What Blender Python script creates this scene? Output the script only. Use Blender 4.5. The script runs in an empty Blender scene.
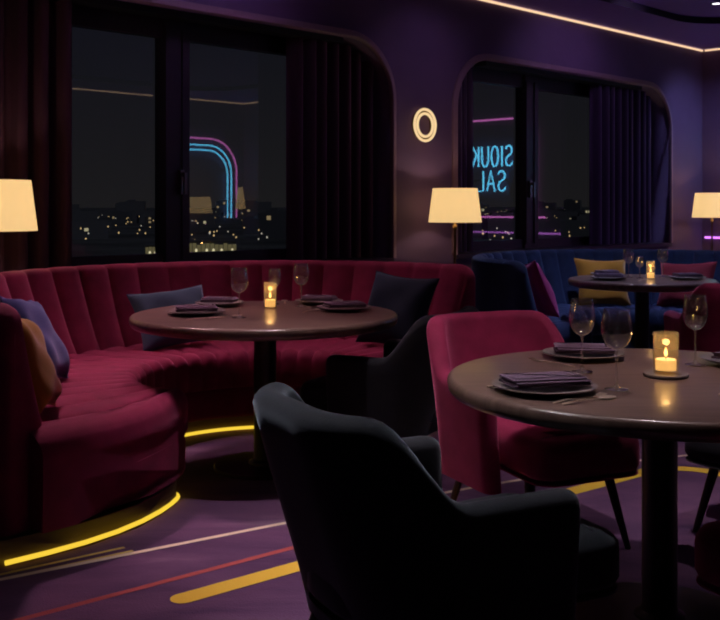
import bpy, bmesh, math, random
from math import sin, cos, pi, radians, sqrt
from mathutils import Vector, Matrix
rnd = random.Random(7)
S = bpy.context.scene
COL = S.collection
TAU = 2*pi

# ------------------------------------------------------------------ frames
PHI = radians(44.8)                       # the window wall runs along U, N points out through it
U = Vector((cos(PHI), sin(PHI), 0)); N = Vector((-sin(PHI), cos(PHI), 0))
def W(u, n, z=0.0):
    return U*u + N*n + Vector((0, 0, z))
ROT_U = PHI                                # rotation of things aligned with the wall

# ------------------------------------------------------------------ materials
def mat(name, color, rough=.6, metal=0, sheen=0, sheen_tint=None, coat=0, emit=None, strength=0, spec=.5, noise=0, nscale=30, bump=0, bscale=200, trans=0, ior=1.45):
    m = bpy.data.materials.new(name); m.use_nodes = True
    nt = m.node_tree; b = nt.nodes['Principled BSDF']
    b.inputs['Base Color'].default_value = (*color, 1)
    b.inputs['Roughness'].default_value = rough
    b.inputs['Metallic'].default_value = metal
    b.inputs['Specular IOR Level'].default_value = spec
    b.inputs['Sheen Weight'].default_value = sheen
    b.inputs['Sheen Roughness'].default_value = .4
    if sheen_tint: b.inputs['Sheen Tint'].default_value = (*sheen_tint, 1)
    b.inputs['Coat Weight'].default_value = coat
    b.inputs['Coat Roughness'].default_value = .1
    b.inputs['Transmission Weight'].default_value = trans
    b.inputs['IOR'].default_value = ior
    if emit:
        b.inputs['Emission Color'].default_value = (*emit, 1)
        b.inputs['Emission Strength'].default_value = strength
    tc = nt.nodes.new('ShaderNodeTexCoord')
    if noise:
        t = nt.nodes.new('ShaderNodeTexNoise'); t.inputs['Scale'].default_value = nscale; t.inputs['Detail'].default_value = 4
        nt.links.new(tc.outputs['Object'], t.inputs['Vector'])
        r = nt.nodes.new('ShaderNodeValToRGB')
        r.color_ramp.elements[0].position = .3; r.color_ramp.elements[1].position = .7
        r.color_ramp.elements[0].color = (*[c*(1-noise) for c in color], 1)
        r.color_ramp.elements[1].color = (*[min(1, c*(1+noise)) for c in color], 1)
        nt.links.new(t.outputs['Fac'], r.inputs['Fac']); nt.links.new(r.outputs['Color'], b.inputs['Base Color'])
    if bump:
        t = nt.nodes.new('ShaderNodeTexNoise'); t.inputs['Scale'].default_value = bscale; t.inputs['Detail'].default_value = 3
        nt.links.new(tc.outputs['Object'], t.inputs['Vector'])
        bp = nt.nodes.new('ShaderNodeBump'); bp.inputs['Strength'].default_value = bump; bp.inputs['Distance'].default_value = .004
        nt.links.new(t.outputs['Fac'], bp.inputs['Height']); nt.links.new(bp.outputs['Normal'], b.inputs['Normal'])
    return m

def emis(name, color, strength):
    m = bpy.data.materials.new(name); m.use_nodes = True
    nt = m.node_tree; nt.nodes.remove(nt.nodes['Principled BSDF'])
    e = nt.nodes.new('ShaderNodeEmission'); e.inputs['Color'].default_value = (*color, 1); e.inputs['Strength'].default_value = strength
    nt.links.new(e.outputs[0], nt.nodes['Material Output'].inputs['Surface'])
    return m

def pane_mat(name, tint, base=.0, ior=1.5, gr=0.0):
    m = bpy.data.materials.new(name); m.use_nodes = True
    nt = m.node_tree; nt.nodes.remove(nt.nodes['Principled BSDF'])
    tr = nt.nodes.new('ShaderNodeBsdfTransparent'); tr.inputs['Color'].default_value = (*tint, 1)
    gl = nt.nodes.new('ShaderNodeBsdfGlossy'); gl.inputs['Roughness'].default_value = gr
    fr = nt.nodes.new('ShaderNodeFresnel'); fr.inputs['IOR'].default_value = ior
    mx = nt.nodes.new('ShaderNodeMixShader')
    ge = nt.nodes.new('ShaderNodeNewGeometry'); inv = nt.nodes.new('ShaderNodeMath'); inv.operation = 'SUBTRACT'; inv.inputs[0].default_value = 1
    mu = nt.nodes.new('ShaderNodeMath'); mu.operation = 'MULTIPLY'; k2 = nt.nodes.new('ShaderNodeMath'); k2.operation = 'MULTIPLY'; k2.inputs[1].default_value = 2.6; k2.use_clamp = True
    nt.links.new(ge.outputs['Backfacing'], inv.inputs[1]); nt.links.new(inv.outputs[0], mu.inputs[0]); nt.links.new(fr.outputs[0], mu.inputs[1]); nt.links.new(mu.outputs[0], k2.inputs[0])
    nt.links.new(k2.outputs[0], mx.inputs[0]); nt.links.new(tr.outputs[0], mx.inputs[1]); nt.links.new(gl.outputs[0], mx.inputs[2])
    out = mx
    if base:
        tl = nt.nodes.new('ShaderNodeBsdfTranslucent'); tl.inputs['Color'].default_value = (1, .85, .6, 1)
        df = nt.nodes.new('ShaderNodeBsdfDiffuse'); df.inputs['Color'].default_value = (.9, .8, .65, 1)
        m2 = nt.nodes.new('ShaderNodeMixShader'); m2.inputs[0].default_value = .5
        m3 = nt.nodes.new('ShaderNodeMixShader'); m3.inputs[0].default_value = base
        nt.links.new(tl.outputs[0], m2.inputs[1]); nt.links.new(df.outputs[0], m2.inputs[2])
        nt.links.new(mx.outputs[0], m3.inputs[1]); nt.links.new(m2.outputs[0], m3.inputs[2]); out = m3
    nt.links.new(out.outputs[0], nt.nodes['Material Output'].inputs['Surface'])
    return m

def wood_mat(name, c1, c2, rough, scale=6):
    m = mat(name, c1, rough=rough, coat=.15)
    nt = m.node_tree; b = nt.nodes['Principled BSDF']
    tc = nt.nodes.new('ShaderNodeTexCoord'); mp = nt.nodes.new('ShaderNodeMapping'); mp.inputs['Scale'].default_value = (1, 9, 1)
    t = nt.nodes.new('ShaderNodeTexNoise'); t.inputs['Scale'].default_value = scale; t.inputs['Detail'].default_value = 6
    r = nt.nodes.new('ShaderNodeValToRGB')
    r.color_ramp.elements[0].position = .35; r.color_ramp.elements[1].position = .7
    r.color_ramp.elements[0].color = (*c1, 1); r.color_ramp.elements[1].color = (*c2, 1)
    nt.links.new(tc.outputs['Object'], mp.inputs[0]); nt.links.new(mp.outputs[0], t.inputs['Vector'])
    nt.links.new(t.outputs['Fac'], r.inputs['Fac']); nt.links.new(r.outputs['Color'], b.inputs['Base Color'])
    return m

M = {}
M['burgundy'] = mat('burgundy_velvet', (.20, .014, .055), rough=.75, sheen=.55, sheen_tint=(.9, .25, .45), spec=.2, bump=.15, bscale=120, noise=.18, nscale=9)
M['navy'] = mat('navy_velvet', (.016, .026, .07), rough=.75, sheen=.5, sheen_tint=(.35, .5, .9), spec=.2, bump=.15, bscale=120, noise=.2, nscale=9)
M['charcoal'] = mat('charcoal_velvet', (.012, .0135, .018), rough=.8, sheen=.36, sheen_tint=(.62, .68, .80), spec=.2, bump=.15, bscale=150, noise=.2, nscale=14)
M['burgundy_piping'] = mat('burgundy_piping', (.34, .045, .11), rough=.6, sheen=.5, sheen_tint=(1, .4, .6))
M['navy_piping'] = mat('navy_piping', (.035, .06, .13), rough=.6, sheen=.5, sheen_tint=(.4, .6, 1))
M['blackmetal'] = mat('black_metal', (.01, .009, .01), rough=.4, metal=.6)
M['darkwood_leg'] = mat('dark_wood_leg', (.018, .011, .012), rough=.45)
M['tabletop'] = wood_mat('polished_dark_wood', (.095, .056, .046), (.155, .098, .078), .29)
M['pedestal'] = mat('bronze_black_metal', (.016, .012, .012), rough=.38, metal=.5)
M['base'] = mat('bronze_base', (.03, .022, .022), rough=.35, metal=.6)
M['plinth'] = mat('plinth_dark_brown', (.10, .06, .035), rough=.45)
M['wall'] = mat('plum_plaster', (.12, .066, .15), rough=.7, noise=.08, nscale=3, bump=.05, bscale=40)
M['trim'] = mat('mauve_trim', (.22, .125, .18), rough=.6)
M['ceiling'] = mat('violet_ceiling', (.28, .15, .56), rough=.75)
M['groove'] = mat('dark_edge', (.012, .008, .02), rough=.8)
M['frame'] = mat('window_frame_plum', (.03, .018, .032), rough=.4)
M['pane'] = pane_mat('window_glass', (.93, .95, .97))
M['curtain'] = mat('plum_curtain', (.055, .020, .042), rough=.85, sheen=.3, sheen_tint=(.7, .4, .6), spec=.2)
M['curtain_violet'] = mat('violet_curtain', (.05, .028, .075), rough=.85, sheen=.3, sheen_tint=(.6, .5, .9), spec=.2)
M['led_warm'] = emis('warm_led', (1, .66, .40), 1.05)
M['led_gold'] = emis('gold_led', (.85, .56, .045), 1.15)
M['cyan'] = emis('cyan_neon', (.12, .60, .95), 5.5)
M['magenta'] = emis('magenta_neon', (1.0, .25, .85), 2.2)
M['violet_neon'] = emis('violet_neon', (.75, .22, 1.0), 1.6)
M['ring'] = emis('ring_glow', (1, .70, .36), .95)
M['brass'] = mat('aged_brass', (.32, .20, .09), rough=.32, metal=1)
M['steel'] = mat('cutlery_steel', (.70, .60, .48), rough=.36, metal=1)
M['ceramic'] = mat('grey_stoneware', (.16, .13, .12), rough=.3, coat=.3)
M['napkin'] = mat('plum_linen', (.085, .05, .085), rough=.9, bump=.2, bscale=400)
M['bowl'] = pane_mat('stemware_bowl', (.94, .93, .96), .012, 1.9, .12)
M['stem'] = pane_mat('stemware_stem', (.95, .94, .96), .10, 1.9, .12)
M['glass'] = mat('clear_glass', (1, 1, 1), rough=0.0, trans=1, ior=1.45)
M['votive'] = pane_mat('votive_glass', (1, .93, .80), .07)
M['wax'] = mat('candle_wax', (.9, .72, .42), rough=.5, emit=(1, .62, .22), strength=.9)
M['flame'] = emis('flame', (1, .62, .2), 5)
M['wick'] = mat('wick', (.02, .02, .02))
M['blackplastic'] = mat('black_fitting', (.012, .012, .014), rough=.5)
M['handle'] = mat('satin_handle', (.18, .14, .16), rough=.3, metal=.9)
M['mustard'] = mat('mustard_linen', (.36, .17, .022), rough=.85, sheen=.3, spec=.2, bump=.2, bscale=260)
M['blue_pillow'] = mat('indigo_linen', (.055, .065, .19), rough=.85, sheen=.4, sheen_tint=(.6, .6, 1), spec=.2, bump=.2, bscale=260)
M['slate_pillow'] = mat('slate_blue_velvet', (.07, .11, .17), rough=.8, sheen=.5, sheen_tint=(.6, .8, 1), spec=.2, bump=.15, bscale=200)
M['dark_pillow'] = mat('midnight_velvet', (.010, .018, .034), rough=.8, sheen=.12, sheen_tint=(.5, .7, 1), spec=.2, bump=.15, bscale=200)
M['pink_pillow'] = mat('magenta_velvet', (.45, .05, .20), rough=.8, sheen=.5, sheen_tint=(1, .4, .8), spec=.2, bump=.15, bscale=200)
M['plum_pillow'] = mat('plum_velvet', (.17, .018, .03), rough=.8, sheen=.4, sheen_tint=(1, .4, .6), spec=.2, bump=.15, bscale=200)
M['downlight'] = emis('downlight_lens', (.95, .85, 1), 5)

def shade_mat():
    m = bpy.data.materials.new('cream_lampshade'); m.use_nodes = True
    nt = m.node_tree; nt.nodes.remove(nt.nodes['Principled BSDF'])
    d = nt.nodes.new('ShaderNodeBsdfDiffuse'); d.inputs['Color'].default_value = (.75, .62, .42, 1)
    t = nt.nodes.new('ShaderNodeBsdfTranslucent'); t.inputs['Color'].default_value = (.9, .78, .55, 1)
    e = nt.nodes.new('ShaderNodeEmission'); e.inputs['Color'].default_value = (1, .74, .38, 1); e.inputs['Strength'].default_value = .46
    m1 = nt.nodes.new('ShaderNodeMixShader'); m1.inputs[0].default_value = .4
    a = nt.nodes.new('ShaderNodeAddShader')
    nt.links.new(d.outputs[0], m1.inputs[1]); nt.links.new(t.outputs[0], m1.inputs[2])
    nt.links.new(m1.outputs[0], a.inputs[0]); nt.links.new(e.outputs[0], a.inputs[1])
    nt.links.new(a.outputs[0], nt.nodes['Material Output'].inputs['Surface'])
    return m
M['shade'] = shade_mat()

def carpet_mat():
    m = mat('violet_carpet', (.1, .05, .12), rough=.95, sheen=.3, sheen_tint=(.7, .5, .9), spec=.1)
    nt = m.node_tree; b = nt.nodes['Principled BSDF']
    tc = nt.nodes.new('ShaderNodeTexCoord')
    mp = nt.nodes.new('ShaderNodeMapping'); mp.inputs['Rotation'].default_value = (0, 0, radians(-35)); mp.inputs['Scale'].default_value = (.8, 2.6, 1)
    t = nt.nodes.new('ShaderNodeTexNoise'); t.inputs['Scale'].default_value = 1.1; t.inputs['Detail'].default_value = 6; t.inputs['Roughness'].default_value = .6; t.inputs['Distortion'].default_value = .6
    r = nt.nodes.new('ShaderNodeValToRGB'); cr = r.color_ramp
    cr.elements[0].position = .36; cr.elements[0].color = (.042, .022, .058, 1)
    cr.elements[1].position = .72; cr.elements[1].color = (.21, .135, .20, 1)
    e = cr.elements.new(.50); e.color = (.092, .045, .098, 1)
    e = cr.elements.new(.6); e.color = (.125, .062, .122, 1)
    nt.links.new(tc.outputs['Object'], mp.inputs[0]); nt.links.new(mp.outputs[0], t.inputs['Vector'])
    nt.links.new(t.outputs['Fac'], r.inputs['Fac']); nt.links.new(r.outputs['Color'], b.inputs['Base Color'])
    t2 = nt.nodes.new('ShaderNodeTexNoise'); t2.inputs['Scale'].default_value = 160
    bp = nt.nodes.new('ShaderNodeBump'); bp.inputs['Strength'].default_value = .35; bp.inputs['Distance'].default_value = .006
    nt.links.new(tc.outputs['Object'], t2.inputs['Vector']); nt.links.new(t2.outputs['Fac'], bp.inputs['Height']); nt.links.new(bp.outputs['Normal'], b.inputs['Normal'])
    return m
M['carpet'] = carpet_mat()
M['carpet_gold'] = mat('carpet_gold_pile', (.62, .43, .055), rough=.95, spec=.1, bump=.3, bscale=160)
M['carpet_cream'] = mat('carpet_cream_pile', (.68, .56, .43), rough=.95, spec=.1, bump=.3, bscale=160)
M['carpet_coral'] = mat('carpet_coral_pile', (.32, .075, .075), rough=.95, spec=.1, bump=.3, bscale=160)
M['carpet_ochre'] = mat('carpet_ochre_pile', (.62, .46, .15), rough=.95, spec=.1, bump=.3, bscale=160)

# ------------------------------------------------------------------ mesh builder
class MB:
    def __init__(s): s.v = []; s.f = []; s.m = []
    def add(s, vs, fs, mi=0):
        o = len(s.v); s.v += [tuple(v) for v in vs]
        for f in fs: s.f.append(tuple(i+o for i in f)); s.m.append(mi)
        return s
    def grid(s, rings, closed_u=True, closed_v=False, cap=False, mi=0):
        n = len(rings[0]); k = len(rings); fs = []
        for j in range(k if closed_v else k-1):
            a = j*n; b = ((j+1) % k)*n
            for i in range(n if closed_u else n-1):
                i2 = (i+1) % n
                fs.append((a+i, a+i2, b+i2, b+i))
        if cap:
            fs.append(tuple(range(n))[::-1]); fs.append(tuple((k-1)*n+i for i in range(n)))
        return s.add([p for r in rings for p in r], fs, mi)
    def box(s, x0, x1, y0, y1, z0, z1, mi=0, xf=None):
        vs = [Vector((x, y, z)) for z in (z0, z1) for y in (y0, y1) for x in (x0, x1)]
        if xf: vs = [xf(v) for v in vs]
        return s.add(vs, [(0, 2, 3, 1), (4, 5, 7, 6), (0, 1, 5, 4), (2, 6, 7, 3), (0, 4, 6, 2), (1, 3, 7, 5)], mi)
    def lathe(s, prof, n=40, cx=0, cy=0, mi=0, cap=True):
        rings = [[(cx+r*cos(TAU*i/n), cy+r*sin(TAU*i/n), z) for i in range(n)] for r, z in prof]
        return s.grid(rings, True, False, cap, mi)
    def tube(s, pts, r, n=10, closed=False, mi=0, cap=True):
        pts = [Vector(p) for p in pts]; k = len(pts); rings = []
        rr = r if isinstance(r, (list, tuple)) else [r]*k
        prev = None
        for i, p in enumerate(pts):
            if closed: t = pts[(i+1) % k]-pts[i-1]
            else: t = pts[min(i+1, k-1)]-pts[max(i-1, 0)]
            t.normalize()
            up = Vector((0, 0, 1)) if abs(t.z) < .95 else Vector((1, 0, 0))
            if prev is None: a = t.cross(up).normalized()
            else: a = (prev - t*prev.dot(t)).normalized()
            prev = a; b = t.cross(a)
            rings.append([p + (a*cos(TAU*j/n)+b*sin(TAU*j/n))*rr[i] for j in range(n)])
        return s.grid(rings, True, closed, cap and not closed, mi)
    def loft(s, outline, levels, mi=0):
        """outline: ccw plan points, levels: (inset, z) pairs"""
        P = [Vector((p[0], p[1])) for p in outline]; k = len(P); nr = []
        for i in range(k):
            t = (P[(i+1) % k]-P[i-1]).normalized(); nr.append(Vector((t.y, -t.x)))
        rings = [[(P[i].x-nr[i].x*ins, P[i].y-nr[i].y*ins, z) for i in range(k)] for ins, z in levels]
        return s.grid(rings, True, False, True, mi)
    def build(s, name, mats, parent=None, smooth=35, recalc=True):
        me = bpy.data.meshes.new(name)
        me.from_pydata(s.v, [], s.f)
        if not isinstance(mats, (list, tuple)): mats = [mats]
        for m_ in mats: me.materials.append(m_)
        me.polygons.foreach_set('material_index', s.m)
        bm = bmesh.new(); bm.from_mesh(me)
        bmesh.ops.remove_doubles(bm, verts=bm.verts, dist=1e-6)
        if recalc: bmesh.ops.recalc_face_normals(bm, faces=bm.faces)
        bm.to_mesh(me); bm.free()
        if smooth:
            me.polygons.foreach_set('use_smooth', [True]*len(me.polygons))
            me.set_sharp_from_angle(angle=radians(smooth))
        o = bpy.data.objects.new(name, me); COL.objects.link(o)
        if parent: o.parent = parent
        return o

def tag(o, label=None, cat=None, group=None, kind=None):
    if label: o['label'] = label
    if cat: o['category'] = cat
    if group: o['group'] = group
    if kind: o['kind'] = kind
    return o
def thing(name, label, cat, loc=(0, 0, 0), rz=0, group=None):
    o = bpy.data.objects.new(name, None); COL.objects.link(o)
    o.location = loc; o.rotation_euler = (0, 0, rz); o.empty_display_size = .1
    return tag(o, label, cat, group)
def copy_tree(o, parent=None):
    c = o.copy(); COL.objects.link(c)
    if parent: c.parent = parent
    for ch in list(o.children): copy_tree(ch, c)
    return c
def dup(o, loc, rz, label, group=None):
    c = copy_tree(o); c.location = loc; c.rotation_euler = (0, 0, rz)
    c['label'] = label
    if group: c['group'] = group
    return c
def arc(cx, cy, r, a0, a1, n):
    return [(cx+r*cos(radians(a0+(a1-a0)*i/n)), cy+r*sin(radians(a0+(a1-a0)*i/n))) for i in range(n+1)]
def rrect(w, d, r, n=6):
    o = []
    for cx, cy, a in ((w-r, d-r, 0), (-w+r, d-r, 90), (-w+r, -d+r, 180), (w-r, -d+r, 270)):
        o += arc(cx, cy, r, a, a+90, n)
    return o

# ------------------------------------------------------------------ room shell
U0, U1, N0, N1, H = -3.0, 12.04, -2.7, 5.95, 3.25
struct = lambda o: tag(o, kind='structure')

# floor with inlaid carpet bands (same mesh)
fl = MB()
fl.add([W(U0, N0), W(U1, N0), W(U1, N1+.5), W(U0, N1+.5)], [(0, 1, 2, 3)], 0)
def band(pts, w, mi, z, round_start=False, round_end=False):
    P = [Vector((p[0], p[1], 0)) for p in pts]; k = len(P)
    L = []; R = []
    for i in range(k):
        t = (P[min(i+1, k-1)]-P[max(i-1, 0)]).normalized(); nn = Vector((-t.y, t.x, 0))
        L.append(P[i]+nn*w/2+Vector((0, 0, z))); R.append(P[i]-nn*w/2+Vector((0, 0, z)))
    loop = R + ([] if not round_end else cap_pts(P[-1], (P[-1]-P[-2]).normalized(), w/2, z)) + L[::-1] + ([] if not round_start else cap_pts(P[0], (P[0]-P[1]).normalized(), w/2, z))
    if round_start or round_end or k == 2:
        if k == 2:
            fl.add(loop, [tuple(range(len(loop)))], mi); return
    fl.grid([[a, b] for a, b in zip(L, R)], closed_u=False, mi=mi)
    for fg, p, t in ((round_start, P[0], (P[0]-P[1]).normalized()), (round_end, P[-1], (P[-1]-P[-2]).normalized())):
        if fg:
            c = [p+Vector((0, 0, z))+(Vector((t.y, -t.x, 0))*cos(pi*i/8)+t*sin(pi*i/8))*w/2 for i in range(9)]
            fl.add(c, [tuple(range(9))], mi)
def cap_pts(p, t, r, z):
    return [p+Vector((0, 0, z))+(Vector((t.y, -t.x, 0))*cos(pi*i/8)+t*sin(pi*i/8))*r for i in range(1, 8)]
def extend(a, b, t): return (a[0]+(b[0]-a[0])*t, a[1]+(b[1]-a[1])*t)
# gold band with a rounded turn at its far end
gold = [(-.575, 3.25), (-.236, 3.526), (.937, 4.46), (1.36, 4.79)]
turn = arc(1.52, 4.62, .235, 133, 20, 12)
band(gold + turn + [(1.80, 4.30), (2.3, 3.0)], .085, 1, .002, True, False)
cream = [(-3.0, 2.35), (-1.229, 3.413), (-.335, 4.0), (.5, 4.52), (1.345, 4.98), (2.4, 5.4)]
band(cream, .026, 2, .0018)
band([(-2.2, 2.15), (-1.054, 3.08), (-.278, 3.71), (.6, 4.40)], .030, 3, .0016)
band([(-1.95, 3.0), (-1.245, 3.46), (-.88, 3.735)], .018, 4, .0015)
band([(-1.95, 2.94), (-1.245, 3.40), (-.84, 3.70)], .018, 4, .0015)
band([(1.6, 1.6), (3.4, 3.5)], .05, 3, .0016)
floor = struct(fl.build('floor', [M['carpet'], M['carpet_gold'], M['carpet_cream'], M['carpet_coral'], M['carpet_ochre']], smooth=0, recalc=False))
for p in floor.data.polygons:
    if p.normal.z < 0: p.flip()

# ceiling with a raised tray, rounded corners
TU0, TU1, TN0, TN1, TR = -2.0, 10.6, -1.6, 5.20, .7
def tray_outline(ins=0):
    o = []
    for cu, cn, a in ((TU1-TR, TN1-TR, 0), (TU0+TR, TN1-TR, 90), (TU0+TR, TN0+TR, 180), (TU1-TR, TN0+TR, 270)):
        o += arc(cu, cn, TR-ins, a, a+90, 10)
    return o
out = tray_outline(); k = len(out)
outer = []
for (u, n) in out:   # matching points on the room rectangle
    c = Vector(((U0+U1)/2, (N0+N1)/2))
    q = len(outer)//11
    f = (len(outer) % 11)/10
    cor = [(U1, N1), (U0, N1), (U0, N0), (U1, N0)][q]
    uu = cor[0] if (q in (0, 3) and ((q == 0 and f <= .5) or (q == 3 and f >= .5))) or (q in (1, 2) and ((q == 1 and f >= .5) or (q == 2 and f <= .5))) else u
    nn = cor[1] if (q in (0, 1) and ((q == 0 and f >= .5) or (q == 1 and f <= .5))) or (q in (2, 3) and ((q == 2 and f >= .5) or (q == 3 and f <= .5))) else n
    outer.append((uu, nn))
ce = MB()
r_out = [W(u, n, H) for u, n in outer]; r_in = [W(u, n, H) for u, n in out]; r_up = [W(u, n, H+.07) for u, n in out]
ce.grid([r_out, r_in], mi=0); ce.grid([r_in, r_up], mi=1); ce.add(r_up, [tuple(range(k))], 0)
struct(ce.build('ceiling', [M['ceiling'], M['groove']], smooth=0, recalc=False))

# walls
def wall_box(name, u0, u1, n0, n1, z0=0, z1=H+.1):
    b = MB(); b.box(u0, u1, n0, n1, z0, z1, xf=lambda v: W(v.x, v.y, v.z))
    return struct(b.build(name, M['wall'], smooth=0))
wall_box('wall_right', U1, U1+.15, N0-.15, N1+.6)
wall_box('wall_left', U0-.15, U0, N0-.15, N1+.6)
wall_box('wall_front', U0, U1, N0-.15, N0)

# window wall: two openings with rounded tops, cut out of one slab
OPEN = [(2.15, 6.285), (7.15, 11.18)]
ZT, ZS, RC = 2.68, .82, .50
def opening(u0, u1, g=0):
    """rounded-top outline, counter-clockwise, from the sill"""
    return [(u0+g, ZS), (u1-g, ZS)] + arc(u1-RC, ZT-RC, RC-g, 0, 90, 12) + arc(u0+RC, ZT-RC, RC-g, 90, 180, 12)
def arch_z(u, u0, u1):
    if u > u1-RC: d = u-(u1-RC)
    elif u < u0+RC: d = (u0+RC)-u
    else: return ZT
    return ZT-RC+sqrt(max(0, RC*RC-d*d))
cu = bpy.data.curves.new('wall_outline', 'CURVE'); cu.dimensions = '2D'; cu.fill_mode = 'BOTH'
def poly(pts):
    sp = cu.splines.new('POLY'); sp.points.add(len(pts)-1); sp.use_cyclic_u = True
    for p, q in zip(sp.points, pts): p.co = (q[0], q[1], 0, 1)
poly([(U0, 0), (U1, 0), (U1, H+.1), (U0, H+.1)])
for a, b in OPEN: poly(opening(a, b)[::-1])
TH = .45
cu.extrude = TH/2
tmp = bpy.data.objects.new('tmp_wall', cu); COL.objects.link(tmp)
dg = bpy.context.evaluated_depsgraph_get(); dg.update()
me = bpy.data.meshes.new_from_object(tmp.evaluated_get(dg)); bpy.data.objects.remove(tmp)
me.materials.clear(); me.materials.append(M['wall'])
for v in me.vertices:
    v.co = W(v.co.x, N1+TH/2+v.co.z, v.co.y)
bm = bmesh.new(); bm.from_mesh(me); bmesh.ops.remove_doubles(bm, verts=bm.verts, dist=1e-5); bmesh.ops.recalc_face_normals(bm, faces=bm.faces); bm.to_mesh(me); bm.free()
wb = bpy.data.objects.new('wall_back', me); COL.objects.link(wb); struct(wb)

# rounded trim round each opening, windows
for i, (a, b) in enumerate(OPEN):
    path = opening(a, b)
    path = path[1:] + [path[0]]
    t = MB(); prof = [(-.05, 0.0), (-.05, -.018), (-.035, -.03), (.0, -.034), (.012, -.022), (.012, .0)]
    rings = []
    for j, (u, z) in enumerate(path):
        p0 = path[max(j-1, 0)]; p1 = path[min(j+1, len(path)-1)]
        tt = Vector((p1[0]-p0[0], p1[1]-p0[1])).normalized(); inn = Vector((-tt.y, tt.x))
        rings.append([W(u+inn.x*q, N1+d-.001, z+inn.y*q) for q, d in prof])
    t.grid(rings, True, False, True)
    struct(t.build('trim_%d' % (i+1), M['trim'], smooth=50))

NG = 6.30
def wbox(mb, u0, u1, n0, n1, z0, z1, mi=0): mb.box(u0, u1, n0, n1, z0, z1, mi, xf=lambda v: W(v.x, v.y, v.z))
def window(name, a, b, mull, hu):
    e = bpy.data.objects.new(name, None); COL.objects.link(e); struct(e); e.location = (0, 0, 0)
    f = MB()
    wbox(f, a, b, NG-.03, NG+.06, ZS, ZS+.07)                       # bottom rail
    path = opening(a, b); path = path[1:] + [path[0]]
    rings = []
    for j, (u, z) in enumerate(path):
        p0 = path[max(j-1, 0)]; p1 = path[min(j+1, len(path)-1)]
        tt = Vector((p1[0]-p0[0], p1[1]-p0[1])).normalized(); inn = Vector((-tt.y, tt.x))
        rings.append([W(u+inn.x*q, NG+d, z+inn.y*q) for q, d in ((0, -.03), (.07, -.03), (.07, .06), (0, .06))])
    f.grid(rings, True, False, True)
    f.build('frame', M['frame'], e, smooth=0)
    s = MB(); wbox(s, a+.3, b-.3, NG-.035, NG+.05, ZS+.06, ZS+.10); wbox(s, a+.45, b-.45, NG-.035, NG+.05, ZT-.16, ZT-.06)
    s.build('sash_rail', M['frame'], e, smooth=0)
    for (m0, m1) in mull:
        q = MB(); wbox(q, m0, m1, NG-.06, NG+.07, ZS, ZT-.03); 
        w = (m1-m0)*.3
        wbox(q, m0, m0+w, NG-.075, NG-.05, ZS+.05, ZT-.1); wbox(q, m1-w, m1, NG-.075, NG-.05, ZS+.05, ZT-.1)
        q.build('mullion', M['frame'], e, smooth=0)
    edges = [a] + [x for m_ in mull for x in m_] + [b]
    for j in range(0, len(edges), 2):
        u0, u1 = edges[j], edges[j+1]
        g = MB(); us = [u0 + (u1-u0)*i_/24 for i_ in range(25)]
        front = []; 
        rings = [[W(u, NG+.010, ZS+.03), W(u, NG+.010, arch_z(u, a, b)-.02), W(u, NG+.016, arch_z(u, a, b)-.02), W(u, NG+.016, ZS+.03)] for u in us]
        g.grid(rings, True, False, True); g.build('pane', M['pane'], e, smooth=0)
    h = MB(); wbox(h, hu-.018, hu+.018, NG-.10, NG-.075, 1.36, 1.54); wbox(h, hu-.012, hu+.012, NG-.14, NG-.09, 1.49, 1.52)
    wbox(h, hu-.012, hu+.012, NG-.145, NG-.125, 1.36, 1.52)
    h.build('handle', M['handle'], e, smooth=0)
    sl = MB(); wbox(sl, a, b, N1-.04, NG-.03, ZS-.04, ZS+.004)
    sl.build('sill', M['frame'], e, smooth=0)
window('window_1', *OPEN[0], [(2.3, 2.5), (4.17, 4.38), (5.72, 5.9)], 4.30)
window('window_2', *OPEN[1], [(8.65, 8.86), (10.3, 10.5)], 8.70)

# ceiling LED strips along the wall tops (one run of light on each wall)
def strip(name, a, b, label):
    m = MB(); A = W(*a); B = W(*b); d = (B-A).normalized(); z = Vector((0, 0, 1)); nn = Vector((-d.y, d.x, 0))
    m.add([A+nn*x+z*y for x, y in ((0, H-.024), (.018, H-.024), (.018, H-.004), (0, H-.004))]+[B+nn*x+z*y for x, y in ((0, H-.024), (.018, H-.024), (.018, H-.004), (0, H-.004))],
          [(0, 1, 5, 4), (1, 2, 6, 5), (2, 3, 7, 6), (3, 0, 4, 7), (0, 3, 2, 1), (4, 5, 6, 7)])
    return tag(m.build(name, M['led_warm'], smooth=0), label, 'light strip')
strip('light_strip', (U1-.02, N1-.002), (U0+.02, N1-.002), 'long warm white light strip along the top of the window wall')
strip('light_strip', (U1-.002, N0+.03), (U1-.002, N1-.04), 'warm white light strip along the top of the side wall past the far corner')
strip('light_strip', (U0+.03, N0+.002), (U1-.03, N0+.002), 'warm light strip seen reflected across the panes of the large window')

# ------------------------------------------------------------------ curtains
def curtain(u0, u1, oi, m, label, nfold, n=6.09, amp=.05, rail=True):
    a, b = OPEN[oi]; c = MB(); k = nfold*10; rings = []
    x0 = None
    for i in range(k+1):
        f = i/k; u = u0+(u1-u0)*f
        ph = f*nfold*TAU
        sh = cos(ph)
        nn = n + amp*math.copysign(abs(sh)**.7, sh) + .01*sin(ph*.37+1)
        uu = u + .012*sin(2*ph)
        zt = arch_z(min(max(uu, a+.03), b-.03), a, b)-.05
        rings.append([(uu, nn, z) for z in [ZS+.012+(zt-ZS-.012)*j/6 for j in range(7)]])
    full = []
    for r in rings:
        full.append([W(*p) for p in r]+[W(p[0], p[1]+.006, p[2]) for p in reversed(r)])
    c.grid(full, True, False, True)
    return tag(c.build('curtain', m, smooth=60), label, 'curtain')
curtain(2.27, 3.36, 0, M['curtain'], 'dark plum curtain gathered at the side of the large window nearest the burgundy booth end', 7, amp=.055)
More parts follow.
